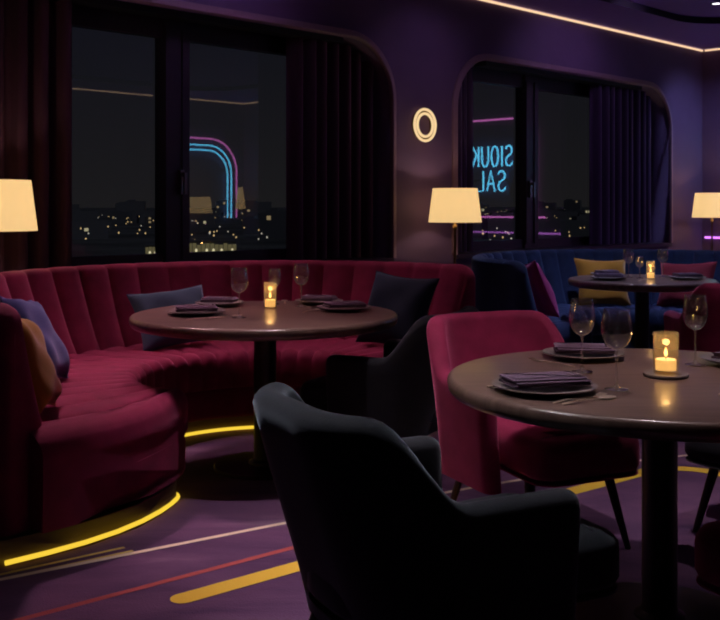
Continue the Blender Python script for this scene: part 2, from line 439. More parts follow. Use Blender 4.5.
curtain(5.27, 6.20, 0, M['curtain'], 'dark plum curtain at the end of the large window nearest the glowing ring wall light', 7)
curtain(7.20, 7.56, 1, M['curtain_violet'], 'narrow violet curtain behind the lamp beside the reversed neon letters', 4)
curtain(9.74, 10.98, 1, M['curtain_violet'], 'violet pleated curtain at the far side of the small window above the navy booth', 9)
def track(u0, u1, label):
    t = MB(); wbox(t, u0, u1, 6.02, 6.16, ZT-.046, ZT-.002)
    tag(t.build('curtain_track', M['blackplastic'], smooth=0), label, 'curtain track')
track(2.70, 5.78, 'black curtain track under the top of the large window recess')
track(7.70, 10.66, 'black curtain track under the top of the small window recess')

# ------------------------------------------------------------------ curved booths
def fillet(s, rho):
    return rho-sqrt(max(0, rho*rho-(rho-s)**2)) if s < rho else 0.0
def smooth_path(p):
    p = [Vector(q) for q in p]
    for _ in range(3):
        p = [p[0]] + [(a+b*2+c)/4 for a, b, c in zip(p, p[1:], p[2:])] + [p[-1]]
    return p
def booth(label, cx, cy, k, th0, th1, ztop, fabric, flare=0.0, name='curved_booth'):
    root = thing(name, label, 'booth', (cx, cy, 0))
    r0, rb, rr, ro = .635*k, 1.22*k, 1.44*k, 1.53*k
    step = 8.0
    def fl_(th):
        t = min(1, max(0, (th-th1+55)/55)); return flare*t*t*(3-2*t)
    WR = [(.55, 0), (.66, 0), (.75, 3.2), (.9, 6.0), (1.1, 7.0), (1.3, 5.4), (1.5, 2.8), (1.7, 0), (3, 0)]
    def wp(r, th):
        if not flare: return th
        t = min(1, max(0, (th-th1+30)/30)); t = t*t*(3-2*t); v = 0
        for (a, va), (b, vb) in zip(WR, WR[1:]):
            if a <= r < b: f = (r-a)/(b-a); f = f*f*(3-2*f); v = va+(vb-va)*f
        return th+v*t
    def ths(fine):
        n = int((th1-th0)/fine); base = [th0+(th1-th0)*i/n for i in range(n+1)]
        ex = []
        for e in (0, .05, .12, .25, .5, .9, 1.4, 2, 3, 4.5, 6, 8): ex += [th0+e, th1-e]
        return sorted(set(round(x, 4) for x in base+ex))
    def bump(th, p=.5):
        return abs(sin(pi*(th-th1)/step))**p
    def sweep(fn, fine=.8, warp=True):
        mb = MB(); rings = []
        for th in ths(fine):
            s = radians(min(th-th0, th1-th))
            rings.append([(r*cos(radians(wp(r, th) if warp else th)), r*sin(radians(wp(r, th) if warp else th)), z) for r, z in fn(th, s)])
        mb.grid(rings, True, False, True); return mb
    def nose(th):
        t = min(1, max(0, (th-th1+22)/22)); return (.045 if flare else 0)*t*t*(3-2*t)
    # cushion
    def cush(th, s):
        rb = 1.22*k+fl_(th); b = bump(th); sa = s*r0*1.1
        ri = r0 + fillet(sa, .06*k) + .012*(1-b) - nose(th)
        zt = .462 - .024*(1-b) - fillet(s*.95*k, .085)
        zb = .255; e = .06; pts = [(ri+.02, zb), (ri, zb+.025)]
        for j in range(7):
            a = pi/2*j/6; pts.append((ri+e-e*cos(a), zt-e+e*sin(a)))
        for j in range(1, 5): pts.append((ri+e+(rb+.10*k-ri-e)*j/4, zt))
        ro_ = rb+.10*k; pts += [(ro_-(ro_-ri-.02)*j/6, zb) for j in range(6)]; return pts
    sweep(cush).build('seat_cushion', fabric, root, smooth=70)
    def base(th, s):
        rb = 1.22*k+fl_(th); ri = r0+.008+fillet(s*r0*1.1, .06*k)-nose(th); zb, zt = .09, .262
        ri += .012; ro_ = rb+.1*k
        return [(ri+.015, zb), (ri, zb+.02), (ri, zt-.02)] + [(ri+.015+(ro_-ri-.015)*j/6, zt) for j in range(7)] + [(ro_-(ro_-ri-.015)*j/6, zb) for j in range(6)]
    sweep(base, 1.5).build('seat_base', fabric, root, smooth=50)
    # backrest: rounded top, fluted inner face
    def back(th, s):
        rb = 1.22*k+fl_(th); rr = rb+.22*k-.42*fl_(th); ro = rr+.09*k; b = bump(th, .45); t = fillet(s*rr, .11); zt = ztop-.9*t
        cap = fillet(s*rr, .05)
        pts = []; zb = .09
        inner = lambda z: rb+(rr-rb)*min(1, max(0, (z-.42)/(ztop-.42)))**.8 - .02
        for j in range(9):
            z = .30+(zt-.045-.30)*j/8
            f = min(1, (z-.30)/.06)
            pts.append((inner(z)+.042*(1-b)*f+cap, z))
        ri, r_o = pts[-1][0], ro-cap
        w = (r_o-ri)/2; c = (r_o+ri)/2
        for j in range(1, 9):
            a = pi*j/9; pts.append((c-w*cos(a), zt-.045+.045*sin(a)-.006*(1-b)*sin(a)))
        for j in range(6):
            pts.append((r_o, zt-.045-(zt-.045-zb)*j/5))
        pts.append((rb+.105*k, zb)); pts.append((rb+.105*k, .30))
        return pts
    sweep(back, warp=False).build('backrest', fabric, root, smooth=60)
    # seams of piping between the flutes
    nseam = int((th1-th0)/step)
    pm = MB()
    for i in range(1, nseam+1):
        th = th1-step*i; rb = 1.22*k+fl_(th); rr = rb+.22*k-.42*fl_(th)
        if th-th0 < 3: continue
        c, s_ = cos(radians(th)), sin(radians(th)); pts = []
        for j in range(9):
            z = .47+(ztop-.055-.47)*j/8
            r = rb+(rr-rb)*max(0, (z-.42)/(ztop-.42))**.8-.02+.038
            pts.append((r*c, r*s_, z))
        pm.tube(pts, .0045, 6)
    pm.build('piping', M['burgundy_piping'] if fabric is M['burgundy'] else M['navy_piping'], root)
    # plinth
    def plin(th, s):
        ri = r0+.085+fillet(s*r0*1.1, .06*k)
        r_ = 1.47*k+fl_(th)
        return [(ri, .0), (ri, .095), (r_, .095), (r_, .0)]
    def sub(p):
        a, b, c, d_ = p; n_ = 8
        return [a] + [(b[0]+(c[0]-b[0])*j/n_, b[1]) for j in range(n_+1)] + [(d_[0]+(a[0]-d_[0])*j/n_, 0) for j in range(n_)]
    pb = MB(); rings = []
    e = .06
    for th in ths(1.5):
        s = radians(min(th-th0, th1-th))
        rings.append([(q[0]*cos(radians(wp(q[0], th))), q[0]*sin(radians(wp(q[0], th))), q[1]) for q in sub(plin(th, s))])
    pb.grid(rings, True, False, True)
    pb.build('plinth', M['plinth'], root, smooth=40)
    # glowing strip at the foot of the plinth
    pts = []
    def pol(r, th): th = wp(r, th); return (r*cos(radians(th)), r*sin(radians(th)), .016)
    n = 8
    for th, sg, rng in ((th0, -1, 1), (th1, 1, 0)): pass
    d = .016
    off0 = lambda r: th0-math.degrees(d/r)
    off1 = lambda r: th1+math.degrees(d/r)
    rmax = 1.45*k; rend = r0+.085+.06*k
    seq = [pol(rmax+(rend-rmax)*j/6, off0(rmax+(rend-rmax)*j/6)) for j in range(7)]
    for th in [t for t in ths(1.5)][1:-1]:
        s = radians(min(th-th0, th1-th)); ri = r0+.085+fillet(s*r0*1.1, .06*k)
        seq.append(pol(ri-d, th))
    seq += [pol(rend+(rmax+flare-rend)*j/6, off1(rend+(rmax+flare-rend)*j/6)) for j in range(7)]
    seq = smooth_path(seq)
    lm = MB(); lm.tube(seq, .0095, 8)
    l = lm.build('plinth_light', M['led_gold'], root); l['label'] = 'glowing yellow light line at the foot of the booth'
    return root
C1 = (-.46, 5.0); C2 = (2.10, 7.38)
booth('curved burgundy velvet booth with fluted back under the large window', *C1, 1.0, 40, 241, .925, M['burgundy'], .22)
booth('curved navy velvet booth with fluted back behind the far round table', *C2, .83, 30, 215, .905, M['navy'])

# ------------------------------------------------------------------ cushions
def pillow_mesh(w, h, t, seed):
    r = random.Random(seed); n = 16; mb = MB()
    def pt(i, j, sg):
        x = -1+2*i/n; y = -1+2*j/n
        pinch = 1-.10*(1-abs(x)**2)*abs(y)**3; pinch2 = 1-.10*(1-abs(y)**2)*abs(x)**3
        hgt = (max(0, 1-x**4)*max(0, 1-y**4))**.55
        wob = .012*sin(5*x+seed)*cos(4*y+seed*2)*hgt
        return (x*w/2*pinch2, sg*(t/2*hgt+.004)+wob, y*h/2*pinch)
    for sg in (1, -1):
        vs = [pt(i, j, sg) for j in range(n+1) for i in range(n+1)]
        fs = [(j*(n+1)+i, j*(n+1)+i+1, (j+1)*(n+1)+i+1, (j+1)*(n+1)+i) for j in range(n) for i in range(n)]
        mb.add(vs, fs)
    idx = [(i, 0) for i in range(n)]+[(n, j) for j in range(n)]+[(n-i, n) for i in range(n)]+[(0, n-j) for j in range(n)]
    ring = [[pt(i, j, 1), pt(i, j, -1)] for i, j in idx]
    mb.grid(ring, False, True)
    seam = MB(); seam.tube([(p[0][0], 0, p[0][2]) for p in ring], .005, 6, closed=True)
    return mb, seam
def cushion(label, c, th, r, m, w=.42, h=.42, t=.14, lean=20, roll=0, z=.45, seed=1, yaw=0, group=None):
    """pillow leaning on the back at polar angle th of the booth centred c"""
    mb, seam = pillow_mesh(w, h, t, seed)
    o = mb.build('cushion', m, smooth=70)
    q = seam.build('piping', m, o)
    x = c[0]+r*cos(radians(th)); y = c[1]+r*sin(radians(th))
    o.rotation_euler = (radians(lean), radians(roll), radians(th-90+yaw)); o.rotation_mode = 'XYZ'
    lo = min((o.rotation_euler.to_matrix() @ v.co).z for v in o.data.vertices)
    o.location = (x, y, z-lo)
    return tag(o, label, 'cushion')
CUSH = []
CUSH.append(cushion('indigo blue linen cushion at the near end of the burgundy booth beside the mustard one', C1, 202, 1.11, M['blue_pillow'], lean=-28, roll=8, seed=1, yaw=-22, w=.42, h=.42))
CUSH.append(cushion('mustard yellow cushion standing at the near end of the burgundy booth', C1, 230, 1.34, M['mustard'], lean=-24, roll=6, seed=2, yaw=-42, w=.36, h=.40, t=.15))
CUSH.append(cushion('slate blue cushion on the burgundy booth behind the laid table', C1, 127, 1.04, M['slate_pillow'], lean=-30, roll=-4, seed=3, w=.48, h=.36))
CUSH.append(cushion('midnight blue cushion at the far end of the burgundy booth near the dark armchair', C1, 50, 1.05, M['dark_pillow'], lean=-22, roll=3, seed=4, w=.46, h=.44))
CUSH.append(cushion('magenta velvet cushion in the corner of the navy booth', C2, 198, .92, M['pink_pillow'], lean=-22, roll=8, seed=5, w=.42, h=.42))
CUSH.append(cushion('mustard cushion on the navy booth behind the far table', C2, 97, .86, M['mustard'], lean=-22, roll=2, seed=6, w=.44, h=.40))
CUSH.append(cushion('plum red cushion on the navy booth at the right of the far table', C2, 52, .86, M['plum_pillow'], lean=-22, roll=-3, seed=7, w=.46, h=.38))

# ------------------------------------------------------------------ tables
def table(label, x, y, R, rp=.056, rb=.25):
    t = thing('round_table', label, 'table', (x, y, 0), 0, 'round pedestal dining tables')
    m = MB(); m.lathe([(.02, .697), (R-.03, .697), (R-.012, .701), (R-.004, .711), (R, .728), (R-.002, .741), (R-.008, .748), (R-.016, .75), (.3, .75), (.02, .75)], 96)
    m.build('tabletop', M['tabletop'], t, smooth=40)
    p = MB(); p.lathe([(rp*1.5, .015), (rp*1.45, .028), (rp*1.05, .04), (rp, .06), (rp, .66), (rp*1.1, .678), (.17, .682), (.17, .697)], 48); p.build('pedestal', M['pedestal'], t, smooth=40)
    b = MB(); b.lathe([(rb, 0), (rb, .010), (rb-.006, .016), (.05, .022)], 64); b.build('base_plate', M['base'], t, smooth=40)
    return t
T1 = (.92, 3.07); T2 = (-.465, 4.9); T3 = (2.02, 7.16)
table('large round dark wood table nearest, laid for dinner beside the armchairs', *T1, .65, .053, .29)
table('round dark wood table laid inside the burgundy booth', *T2, .65, .055, .25)
table('far round dark wood table laid in front of the navy booth', *T3, .52, .05, .22)

# ------------------------------------------------------------------ chairs
def build_chair(fabric, name='tub_armchair'):
    root = thing(name, '', 'armchair')
    Wd, XB, XF, RCn = .33, -.35, .19, .24
    ZB, ZBACK, ZARM, TK = .235, .84, .63, .072
    path = []   # (x, y, nx, ny)
    ns = 14
    for i in range(ns+1): path.append((XF+(XB+RCn-XF)*i/ns, -Wd, 0, -1))
    for i in range(1, 15):
        a = radians(270-90*i/14); path.append((XB+RCn+RCn*cos(a), -Wd+RCn+RCn*sin(a), cos(a), sin(a)))
    yb = Wd-RCn
    for i in range(1, 7): path.append((XB, -yb+2*yb*i/6, -1, 0))
    for i in range(1, 15):
        a = radians(180-90*i/14); path.append((XB+RCn+RCn*cos(a), Wd-RCn+RCn*sin(a), cos(a), sin(a)))
    for i in range(1, ns+1): path.append((XB+RCn+(XF-XB-RCn)*i/ns, Wd, 0, 1))
    def sm(t): t = min(1, max(0, t)); return t*t*(3-2*t)
    # arc length from each end, for rounding the arm fronts
    dist = [0]
    for a, b in zip(path, path[1:]): dist.append(dist[-1]+math.hypot(a[0]-b[0], a[1]-b[1]))
    Lt = dist[-1]
    # insert fine samples near the ends
    P = []
    for e in (0, .002, .006, .012, .02, .03, .045):
        P.append((XF-e, -Wd, 0, -1, e))
    for p, d in zip(path, dist):
        if d > .05 and d < Lt-.05: P.append((*p, min(d, Lt-d)))
    for e in (.045, .03, .02, .012, .006, .002, 0):
        P.append((XF-e, Wd, 0, 1, e))
    rings = []
    for x, y, nx, ny, s in P:
        zt = ZARM+(ZBACK-ZARM)*sm((-.065-x)/.225) - .9*fillet(s, .045)
        cap = fillet(s, TK/2)
        back = max(0, -nx)
        k = .035+.115*back
        off = lambda z: -k*((ZBACK-z)/(ZBACK-ZB))**1.15
        ring = []
        for j in range(8):
            z = ZB+(zt-.035-ZB)*j/7; o = off(z)-cap; ring.append((x+nx*o, y+ny*o, z))
        o_out = off(zt-.035)-cap; o_in = off(zt-.035)-TK+cap
        c = (o_out+o_in)/2; w = (o_out-o_in)/2
        for j in range(1, 8):
            a = pi*j/8; o = c+w*cos(a); ring.append((x+nx*o, y+ny*o, zt-.035+.035*sin(a)))
        for j in range(8):
            z = zt-.035-(zt-.035-ZB)*j/7; o = off(z)-TK+cap; ring.append((x+nx*o, y+ny*o, z))
        rings.append(ring)
    m = MB(); m.grid(rings, True, False, True); m.build('shell', fabric, root, smooth=65)
    # seat
    yw = .222
    outl = [(.31, -yw)] + arc(.31, -yw+.08, .08, 270, 360, 6)[1:] + arc(.31, yw-.08, .08, 0, 90, 6) + [(-.05, .20)] + arc(-.10, .05, .145, 90, 180, 6) + arc(-.10, -.05, .145, 180, 270, 6) + [(-.05, -.20)]
    c = MB(); e = .05
    lv = [(.03, .318), (.008, .324), (0, .34)] + [(e-e*cos(pi/2*j/5), .41+e*sin(pi/2*j/5)) for j in range(6)] + [(.085, .466), (.12, .469)]
    c.loft(outl, lv); c.build('seat_cushion', fabric, root, smooth=70)
    b = MB(); b.loft(outl, [(.04, .300), (.012, .302), (.004, .306), (.004, .312), (.03, .319)]); b.build('seat_base', fabric, root, smooth=60)
    for sx, sy in ((.24, -.16), (.24, .16), (-.17, -.14), (-.17, .14)):
        l = MB(); fx = sx+(.055 if sx > 0 else -.075); fy = sy*1.32
        pts = [(fx, fy, 0), (fx, fy, .004), (sx, sy, .306)]
        l.tube(pts, [.010, .011, .019], 14); l.build('leg', M['darkwood_leg'], root, smooth=50)
    return root
ch = build_chair(M['charcoal'])
G = 'charcoal velvet tub armchairs'; GB = 'burgundy velvet tub armchairs'
ch.location = (.170, 2.535, 0); ch.scale = (1.21, 1.08, .975); ch.rotation_euler = (0, 0, radians(28)); ch['label'] = 'charcoal velvet tub armchair in the foreground with its back to the camera'; ch['group'] = G
dup(ch, (.17, 4.80, 0), radians(152), 'charcoal tub armchair facing the table in the burgundy booth', G).scale = (1.10, 1.06, .94)
dup(ch, (1.74, 3.94, 0), radians(215), 'dark armchair cut off by the right edge, its leg behind the near table', G)
cb = build_chair(M['burgundy'])
cb.location = (.655, 3.93, 0); cb.scale = (1.12, 1.06, .985); cb.rotation_euler = (0, 0, radians(295)); cb['label'] = 'burgundy velvet tub armchair tucked under the far side of the near table'; cb['group'] = GB
dup(cb, (2.25, 6.12, 0), radians(92), 'burgundy armchair in shadow drawn up to the far table', GB)
dup(cb, (1.25, 2.34, 0), radians(118), 'burgundy armchair at the lower right corner, only its seat front in view', GB)

# ------------------------------------------------------------------ tableware
ZT_ = .75
def plate(label, x, y, r, nap_rot, nap=(.17, .10), grp='stoneware dinner plates', z=ZT_):
    m = MB(); s = r/.15
    m.lathe([(.02, .002), (.085*s, .0), (.09*s, .003), (.125*s, .010), (.148*s, .017), (.150*s, .020), (.146*s, .021), (.12*s, .0135), (.092*s, .008), (.02, .007)], 56)
    p = m.build('plate', M['ceramic'], smooth=50); p.location = (x, y, z+.0005); tag(p, label, 'plate', grp)
    n = MB(); w, d = nap[0]/2, nap[1]/2
    for i, (dx, dy, z0, z1) in enumerate(((0, 0, .0, .008), (.004, -.003, .008, .0155), (-.003, .002, .0155, .022))):
        o = [(a+dx, b+dy) for a, b in rrect(w-.002*i, d-.002*i, .008, 3)]
        n.loft(o, [(.004, z0), (0, z0+.002), (0, z1-.002), (.004, z1), (.02, z1+.0015)])
    q = n.build('napkin', M['napkin'], smooth=60); q.location = (x, y, z+.0222); q.rotation_euler = (0, 0, radians(nap_rot))
    return p, q
def spoon_mesh():
    m = MB(); rings = []
    prof = [(0, .003), (.004, .0055), (.02, .006), (.06, .0045), (.11, .0035), (.135, .0035), (.143, .006), (.152, .0135), (.163, .0185), (.175, .0195), (.187, .0165), (.195, .010), (.199, .004), (.2, .001)]
    for x, w in prof:
        t = .0014; bow = .004*sin(pi*min(1, x/.14)) + (0 if x < .14 else -.003*sin(pi*(x-.14)/.06))
        cup = 0 if x < .14 else .0035*sin(pi*(x-.14)/.06)
        rings.append([(x, -w, .0035+bow+cup), (x, 0, .0035+bow), (x, w, .0035+bow+cup), (x, w*.9, .0035+bow+cup-t), (x, 0, .0035+bow-t*1.3), (x, -w*.9, .0035+bow+cup-t)])
    m.grid(rings, True, False, True); return m
def fork_mesh():
    m = MB(); rings = []
    for x, w in [(0, .003), (.004, .0055), (.02, .006), (.06, .0045), (.11, .0035), (.128, .004), (.138, .009), (.15, .0125), (.158, .013)]:
        t = .0016; z = .0025+.004*sin(pi*min(1, x/.14))
        rings.append([(x, -w, z), (x, w, z), (x, w*.9, z-t), (x, -w*.9, z-t)])
    m.grid(rings, True, False, True)
    for i in range(4):
        y = -.0108+.0072*i
        m.grid([[(x, y-.0019*f, z), (x, y+.0019*f, z), (x, y+.0019*f, z-.0016), (x, y-.0019*f, z-.0016)] for x, f, z in ((.156, 1, .0016), (.18, 1, .0030), (.198, .8, .0060), (.204, .3, .0075))], True, False, True)
    return m
def knife_mesh():
    m = MB()
    m.grid([[(x, -w, z0), (x, w2, z0), (x, w2, z0+t), (x, -w, z0+t)] for x, w, w2, z0, t in ((0, .006, .006, .001, .003), (.005, .008, .008, .0005, .005), (.09, .007, .007, .0005, .005), (.1, .006, .007, .001, .003), (.108, .006, .011, .001, .0018), (.18, .006, .011, .001, .0015), (.208, .005, .004, .001, .0012), (.214, .003, -.001, .001, .001))], True, False, True)
    return m
MESHES = {}
def cutlery(kind, label, x, y, rot, grp):
    if kind not in MESHES:
        mb = {'spoon': spoon_mesh, 'fork': fork_mesh, 'knife': knife_mesh}[kind]()
        o = mb.build(kind, M['steel'], smooth=50); lo = min(v.co.z for v in o.data.vertices)
        for v in o.data.vertices: v.co.z -= lo
        MESHES[kind] = o
    else:
        o = MESHES[kind].copy(); COL.objects.link(o)
    o.location = (x, y, ZT_+.0006); o.rotation_euler = (0, 0, radians(rot))
    return tag(o, label, kind, grp)
def glass(label, x, y, h=.232, rbow=.040, grp='stemmed wine glasses', z=ZT_):
    root = thing('wine_glass', label, 'wine glass', (x, y, z+.0005), 0, grp)
    s = h/.232; f = rbow/.040
    m = MB(); m.lathe([(.034*s, 0), (.034*s, .0022), (.020*s, .0045), (.007, .009), (.0042, .018)], 40); m.build('foot', M['stem'], root, smooth=60)
    st = MB(); st.lathe([(.0041, .018), (.0036, .05*s), (.0036, .095*s), (.0045, .112*s), (.008, .1165*s)], 24); st.build('stem', M['stem'], root, smooth=60)
    prof = [(.008, .1165), (.018, .1205), (.028, .130), (.036, .145), (.040, .163), (.0405, .176), (.039, .195), (.0355, .215), (.033, .232)]
    pr = [(r*f*(1 if i else 1), zz*s) for i, (r, zz) in enumerate(prof)]
    inner = [(max(.002, r-.0011), zz+(.0015 if i < 3 else 0)) for i, (r, zz) in enumerate(pr)]
    b = MB(); b.lathe(pr + [(pr[-1][0]-.0005, pr[-1][1]+.0006)] + inner[::-1], 48, cap=True); b.build('bowl', M['bowl'], root, smooth=60)
    return root
def candle(label, x, y, r=.038, h=.125, coaster=.068, grp='candles in glass holders', z=ZT_):
    zc = 0.0
    if coaster:
        c = MB(); c.lathe([(coaster*.96, 0), (coaster, .003), (coaster, .008), (coaster*.97, .0105), (.01, .0105)], 48)
        o = c.build('coaster', M['ceramic'], smooth=40); o.location = (x, y, z+.0005); tag(o, 'round stone coaster under the candle on the near table', 'coaster'); zc = .0112
    root = thing('candle_holder', label, 'candle', (x, y, z+zc+.0006), 0, grp)
    g = MB(); g.lathe([(r*.93, 0), (r, .004), (r, h-.002), (r-.001, h), (r-.0025, h-.002), (r-.0028, .010), (r*.5, .0085), (.001, .008)], 40); g.build('glass_cup', M['votive'], root, smooth=50)
    w = MB(); w.lathe([(r*.80, .0095), (r*.82, .012), (r*.82, h*.33), (r*.7, h*.345), (.003, h*.33)], 32); w.build('wax', M['wax'], root, smooth=50)
    k = MB(); k.lathe([(.0012, h*.33), (.0010, h*.42)], 8); k.build('wick', M['wick'], root)
    f = MB(); f.lathe([(.001, h*.40), (.0046, h*.44), (.0056, h*.48), (.0040, h*.54), (.0015, h*.60), (.0004, h*.63)], 16); f.build('flame', M['flame'], root, smooth=70)
    l = bpy.data.lights.new('candle_glow', 'POINT'); l.energy = .16*(h/.1); l.color = (1, .62, .25); l.shadow_soft_size = .012
    lo = bpy.data.objects.new('candle_glow', l); COL.objects.link(lo); lo.parent = root; lo.location = (0, 0, h*.82)
    return root

# near table
plate('front dinner plate on the near table with a folded plum napkin', .525, 2.85, .15, 14, (.23, .13))
plate('dinner plate on the near table in front of the burgundy armchair', .775, 3.47, .14, -8, (.20, .12))
plate('dinner plate at the right side of the near table, cut by the frame', 1.275, 3.33, .14, 40, (.20, .12))
glass('wine glass between the two left plates on the near table', .704, 3.17)
glass('wine glass standing nearest the camera on the near table', .735, 2.865, .232, .043)
glass('wine glass to the right of the candle on the near table', 1.11, 3.31)
candle('lit candle in a tall glass cup on the near table', .945, 3.09)
CG = 'cutlery on the near table'
def napkin_labels(): pass
cutlery('fork', 'fork lying right of the front plate on the near table', .515, 2.665, 36, CG)
cutlery('spoon', 'spoon with its bowl toward the glass on the near table', .535, 2.640, 34, CG)
cutlery('knife', 'knife at the left of the front plate on the near table', .37, 2.90, 22, CG)
cutlery('fork', 'fork left of the plate facing the burgundy armchair', .70, 3.26, 125, CG)
cutlery('fork', 'fork at the right edge on the near table', 1.00, 2.78, 52, CG)
cutlery('knife', 'knife beside the right hand plate on the near table', 1.17, 3.13, 30, CG)
# booth table
plate('plate at the left front of the booth table', -.79, 4.83, .14, 10, (.20, .12))
plate('plate at the left back of the booth table', -.74, 5.27, .13, -10, (.18, .11))
plate('plate at the right front of the booth table', -.08, 5.02, .14, 20, (.20, .12))
plate('plate at the right back of the booth table', -.22, 5.36, .13, -15, (.18, .11))
glass('wine glass left of the candle on the booth table', -.567, 4.69, .235, .041)
glass('wine glass right of the candle on the booth table', -.305, 5.2, .225, .041)
glass('small wine glass just behind the candle on the booth table', -.455, 5.33, .19, .034)
candle('lit candle on the table in the burgundy booth', -.46, 5.12, .032, .135, 0)
CG2 = 'cutlery on the booth table'
cutlery('spoon', 'spoon right of the left front plate on the booth table', -.70, 4.64, 48, CG2)
cutlery('fork', 'fork in front of the left plate on the booth table', -.80, 4.60, 36, CG2)
cutlery('fork', 'fork left of the right front plate on the booth table', -.28, 4.90, 70, CG2)
cutlery('spoon', 'spoon beside the right back plate on the booth table', -.40, 5.33, 95, CG2)
# far table
plate('plate at the left of the far table', 1.76, 7.08, .13, 0, (.19, .11))
plate('plate at the right of the far table', 2.33, 7.12, .13, 10, (.19, .11))
plate('plate at the left back of the far table', 1.84, 7.46, .12, 30, (.17, .1))
glass('wine glass left of the candle on the far table', 1.955, 7.28, .21, .038)
glass('short wine glass next to the candle on the far table', 2.02, 7.22, .16, .03)
glass('wine glass right of the candle on the far table', 2.22, 7.33, .21, .038)
candle('lit candle on the table by the navy booth', 2.075, 7.14, .03, .13, 0)
CG3 = 'cutlery on the far table'
cutlery('fork', 'fork beside the left plate of the far table', 1.93, 6.93, 60, CG3)
cutlery('spoon', 'spoon beside the right plate of the far table', 2.18, 6.98, 75, CG3)
for o in list(COL.objects):
    if o.name.startswith('napkin'):
        pl = min((p for p in COL.objects if p.name.startswith('plate')), key=lambda p: (p.location-o.location).length)
        tag(o, 'folded plum napkin on the ' + pl['label'].replace('dinner ', '').replace(' with a folded plum napkin', '').replace(', cut by the frame', ''), 'napkin', 'folded plum napkins')

# ------------------------------------------------------------------ lamps
def lamp(label, u, n, sc=1.0, kind='floor_lamp', energy=5, zbase=0.0):
    root = thing(kind, label, 'lamp', W(u, n), ROT_U, 'cream shaded lamps')
    rb, rt, z0, z1 = .232*sc, .195*sc, 1.13, 1.425
    m = MB(); t = .003
    m.lathe([(rb, z0), (rt, z1), (rt-t, z1), (rb-t, z0), ], 56, cap=False)
    n_ = 56
    rings = [[(r*cos(TAU*i/n_), r*sin(TAU*i/n_), z) for i in range(n_)] for r, z in ((rb, z0), (rt, z1), (rt-t, z1), (rb-t, z0))]
    m = MB(); m.grid(rings, True, True); m.build('lamp_shade', M['shade'], root, smooth=40)
    s = MB(); s.lathe([(.016, .03), (.011, .06), (.011, 1.06), (.018, 1.07), (.018, 1.10), (.010, 1.11), (.010, 1.19)], 20); s.build('stem', M['brass'], root, smooth=40)
    b = MB(); b.lathe([(.15, 0), (.15, .012), (.14, .022), (.02, .032)], 48); b.build('lamp_base', M['brass'], root, smooth=40)
    bu = MB(); bu.lathe([(.006, 1.19), (.014, 1.20), (.026, 1.235), (.022, 1.262), (.008, 1.275)], 20); bu.build('bulb', emis_bulb, root, smooth=70)
    sp = MB()
    for i in range(3):
        a = TAU*i/3; sp.tube([(.01*cos(a), .01*sin(a), 1.185), (.99*(rb-.015*sc)*cos(a), .99*(rb-.015*sc)*sin(a), 1.19)], .0025, 6)
    sp.build('shade_spider', M['brass'], root)
    l = bpy.data.lights.new('lamp_bulb_light', 'POINT'); l.energy = energy; l.color = (1, .76, .52); l.shadow_soft_size = .03
    lo = bpy.data.objects.new('lamp_bulb_light', l); COL.objects.link(lo); lo.parent = root; lo.location = (0, 0, 1.295)
    return root
emis_bulb = emis('lamp_bulb', (1, .75, .45), 4)
def at(px, n):          # wall coordinate u where the sight line px meets the plane n
    t = (px-360)/1000; Y = n/(cos(PHI)-sin(PHI)*t); return Y*(cos(PHI)*t+sin(PHI))
lamp('cream shaded lamp in front of the left curtain behind the booth', at(-4, 5.62), 5.62)
lamp('cream shaded lamp standing between the burgundy and navy booths', at(455, 5.60), 5.60)
lamp('cream shaded lamp at the right edge beyond the navy booth', at(712, 5.55), 5.55)
lamp('cream shaded lamp on the opposite side, reflected in the large window', 10.75, -2.35)
def sconce(u, n):
    root = thing('wall_sconce', 'small tapered wall light on the opposite side, reflected at the edge of the large window', 'wall light', W(u, n, 1.2), ROT_U)
    m = MB(); m.lathe([(.10, 0), (.045, .42), (.04, .42), (.092, .004)], 32); m.build('glass_shade', M['shade'], root, smooth=40)
    b = MB(); b.box(-.03, .03, -.085, -.13, .02, .3); b.build('wall_plate', M['brass'], root)
sconce(11.85, N0+.14)

# ring wall light
def ring_light():
    t = (426-360)/1000; Y = (N1-.05)/(cos(PHI)-sin(PHI)*t); u = Y*(cos(PHI)*t+sin(PHI)); z = 1.28+.080*Y
    root = thing('ring_wall_light', 'round glowing ring wall light between the two windows', 'wall light', W(u, N1-.05, z), ROT_U)
    for r, tr in ((.140, .012), (.102, .012)):
        m = MB(); m.tube([(r*cos(TAU*i/64), .01, r*sin(TAU*i/64)) for i in range(64)], tr, 12, closed=True); m.build('glowing_ring', M['ring'], root, smooth=60)
    b = MB(); n_ = 64
    b.grid([[(r*cos(TAU*i/n_), y, r*sin(TAU*i/n_)) for i in range(n_)] for r, y in ((.136, .049), (.136, .026), (.130, .020), (.112, .020), (.106, .026), (.106, .049))], True, True); b.build('back_plate', M['brass'], root, smooth=40)
ring_light()

# ------------------------------------------------------------------ neon
def neon(mb, pts, r=.012): mb.tube(pts, r, 10)
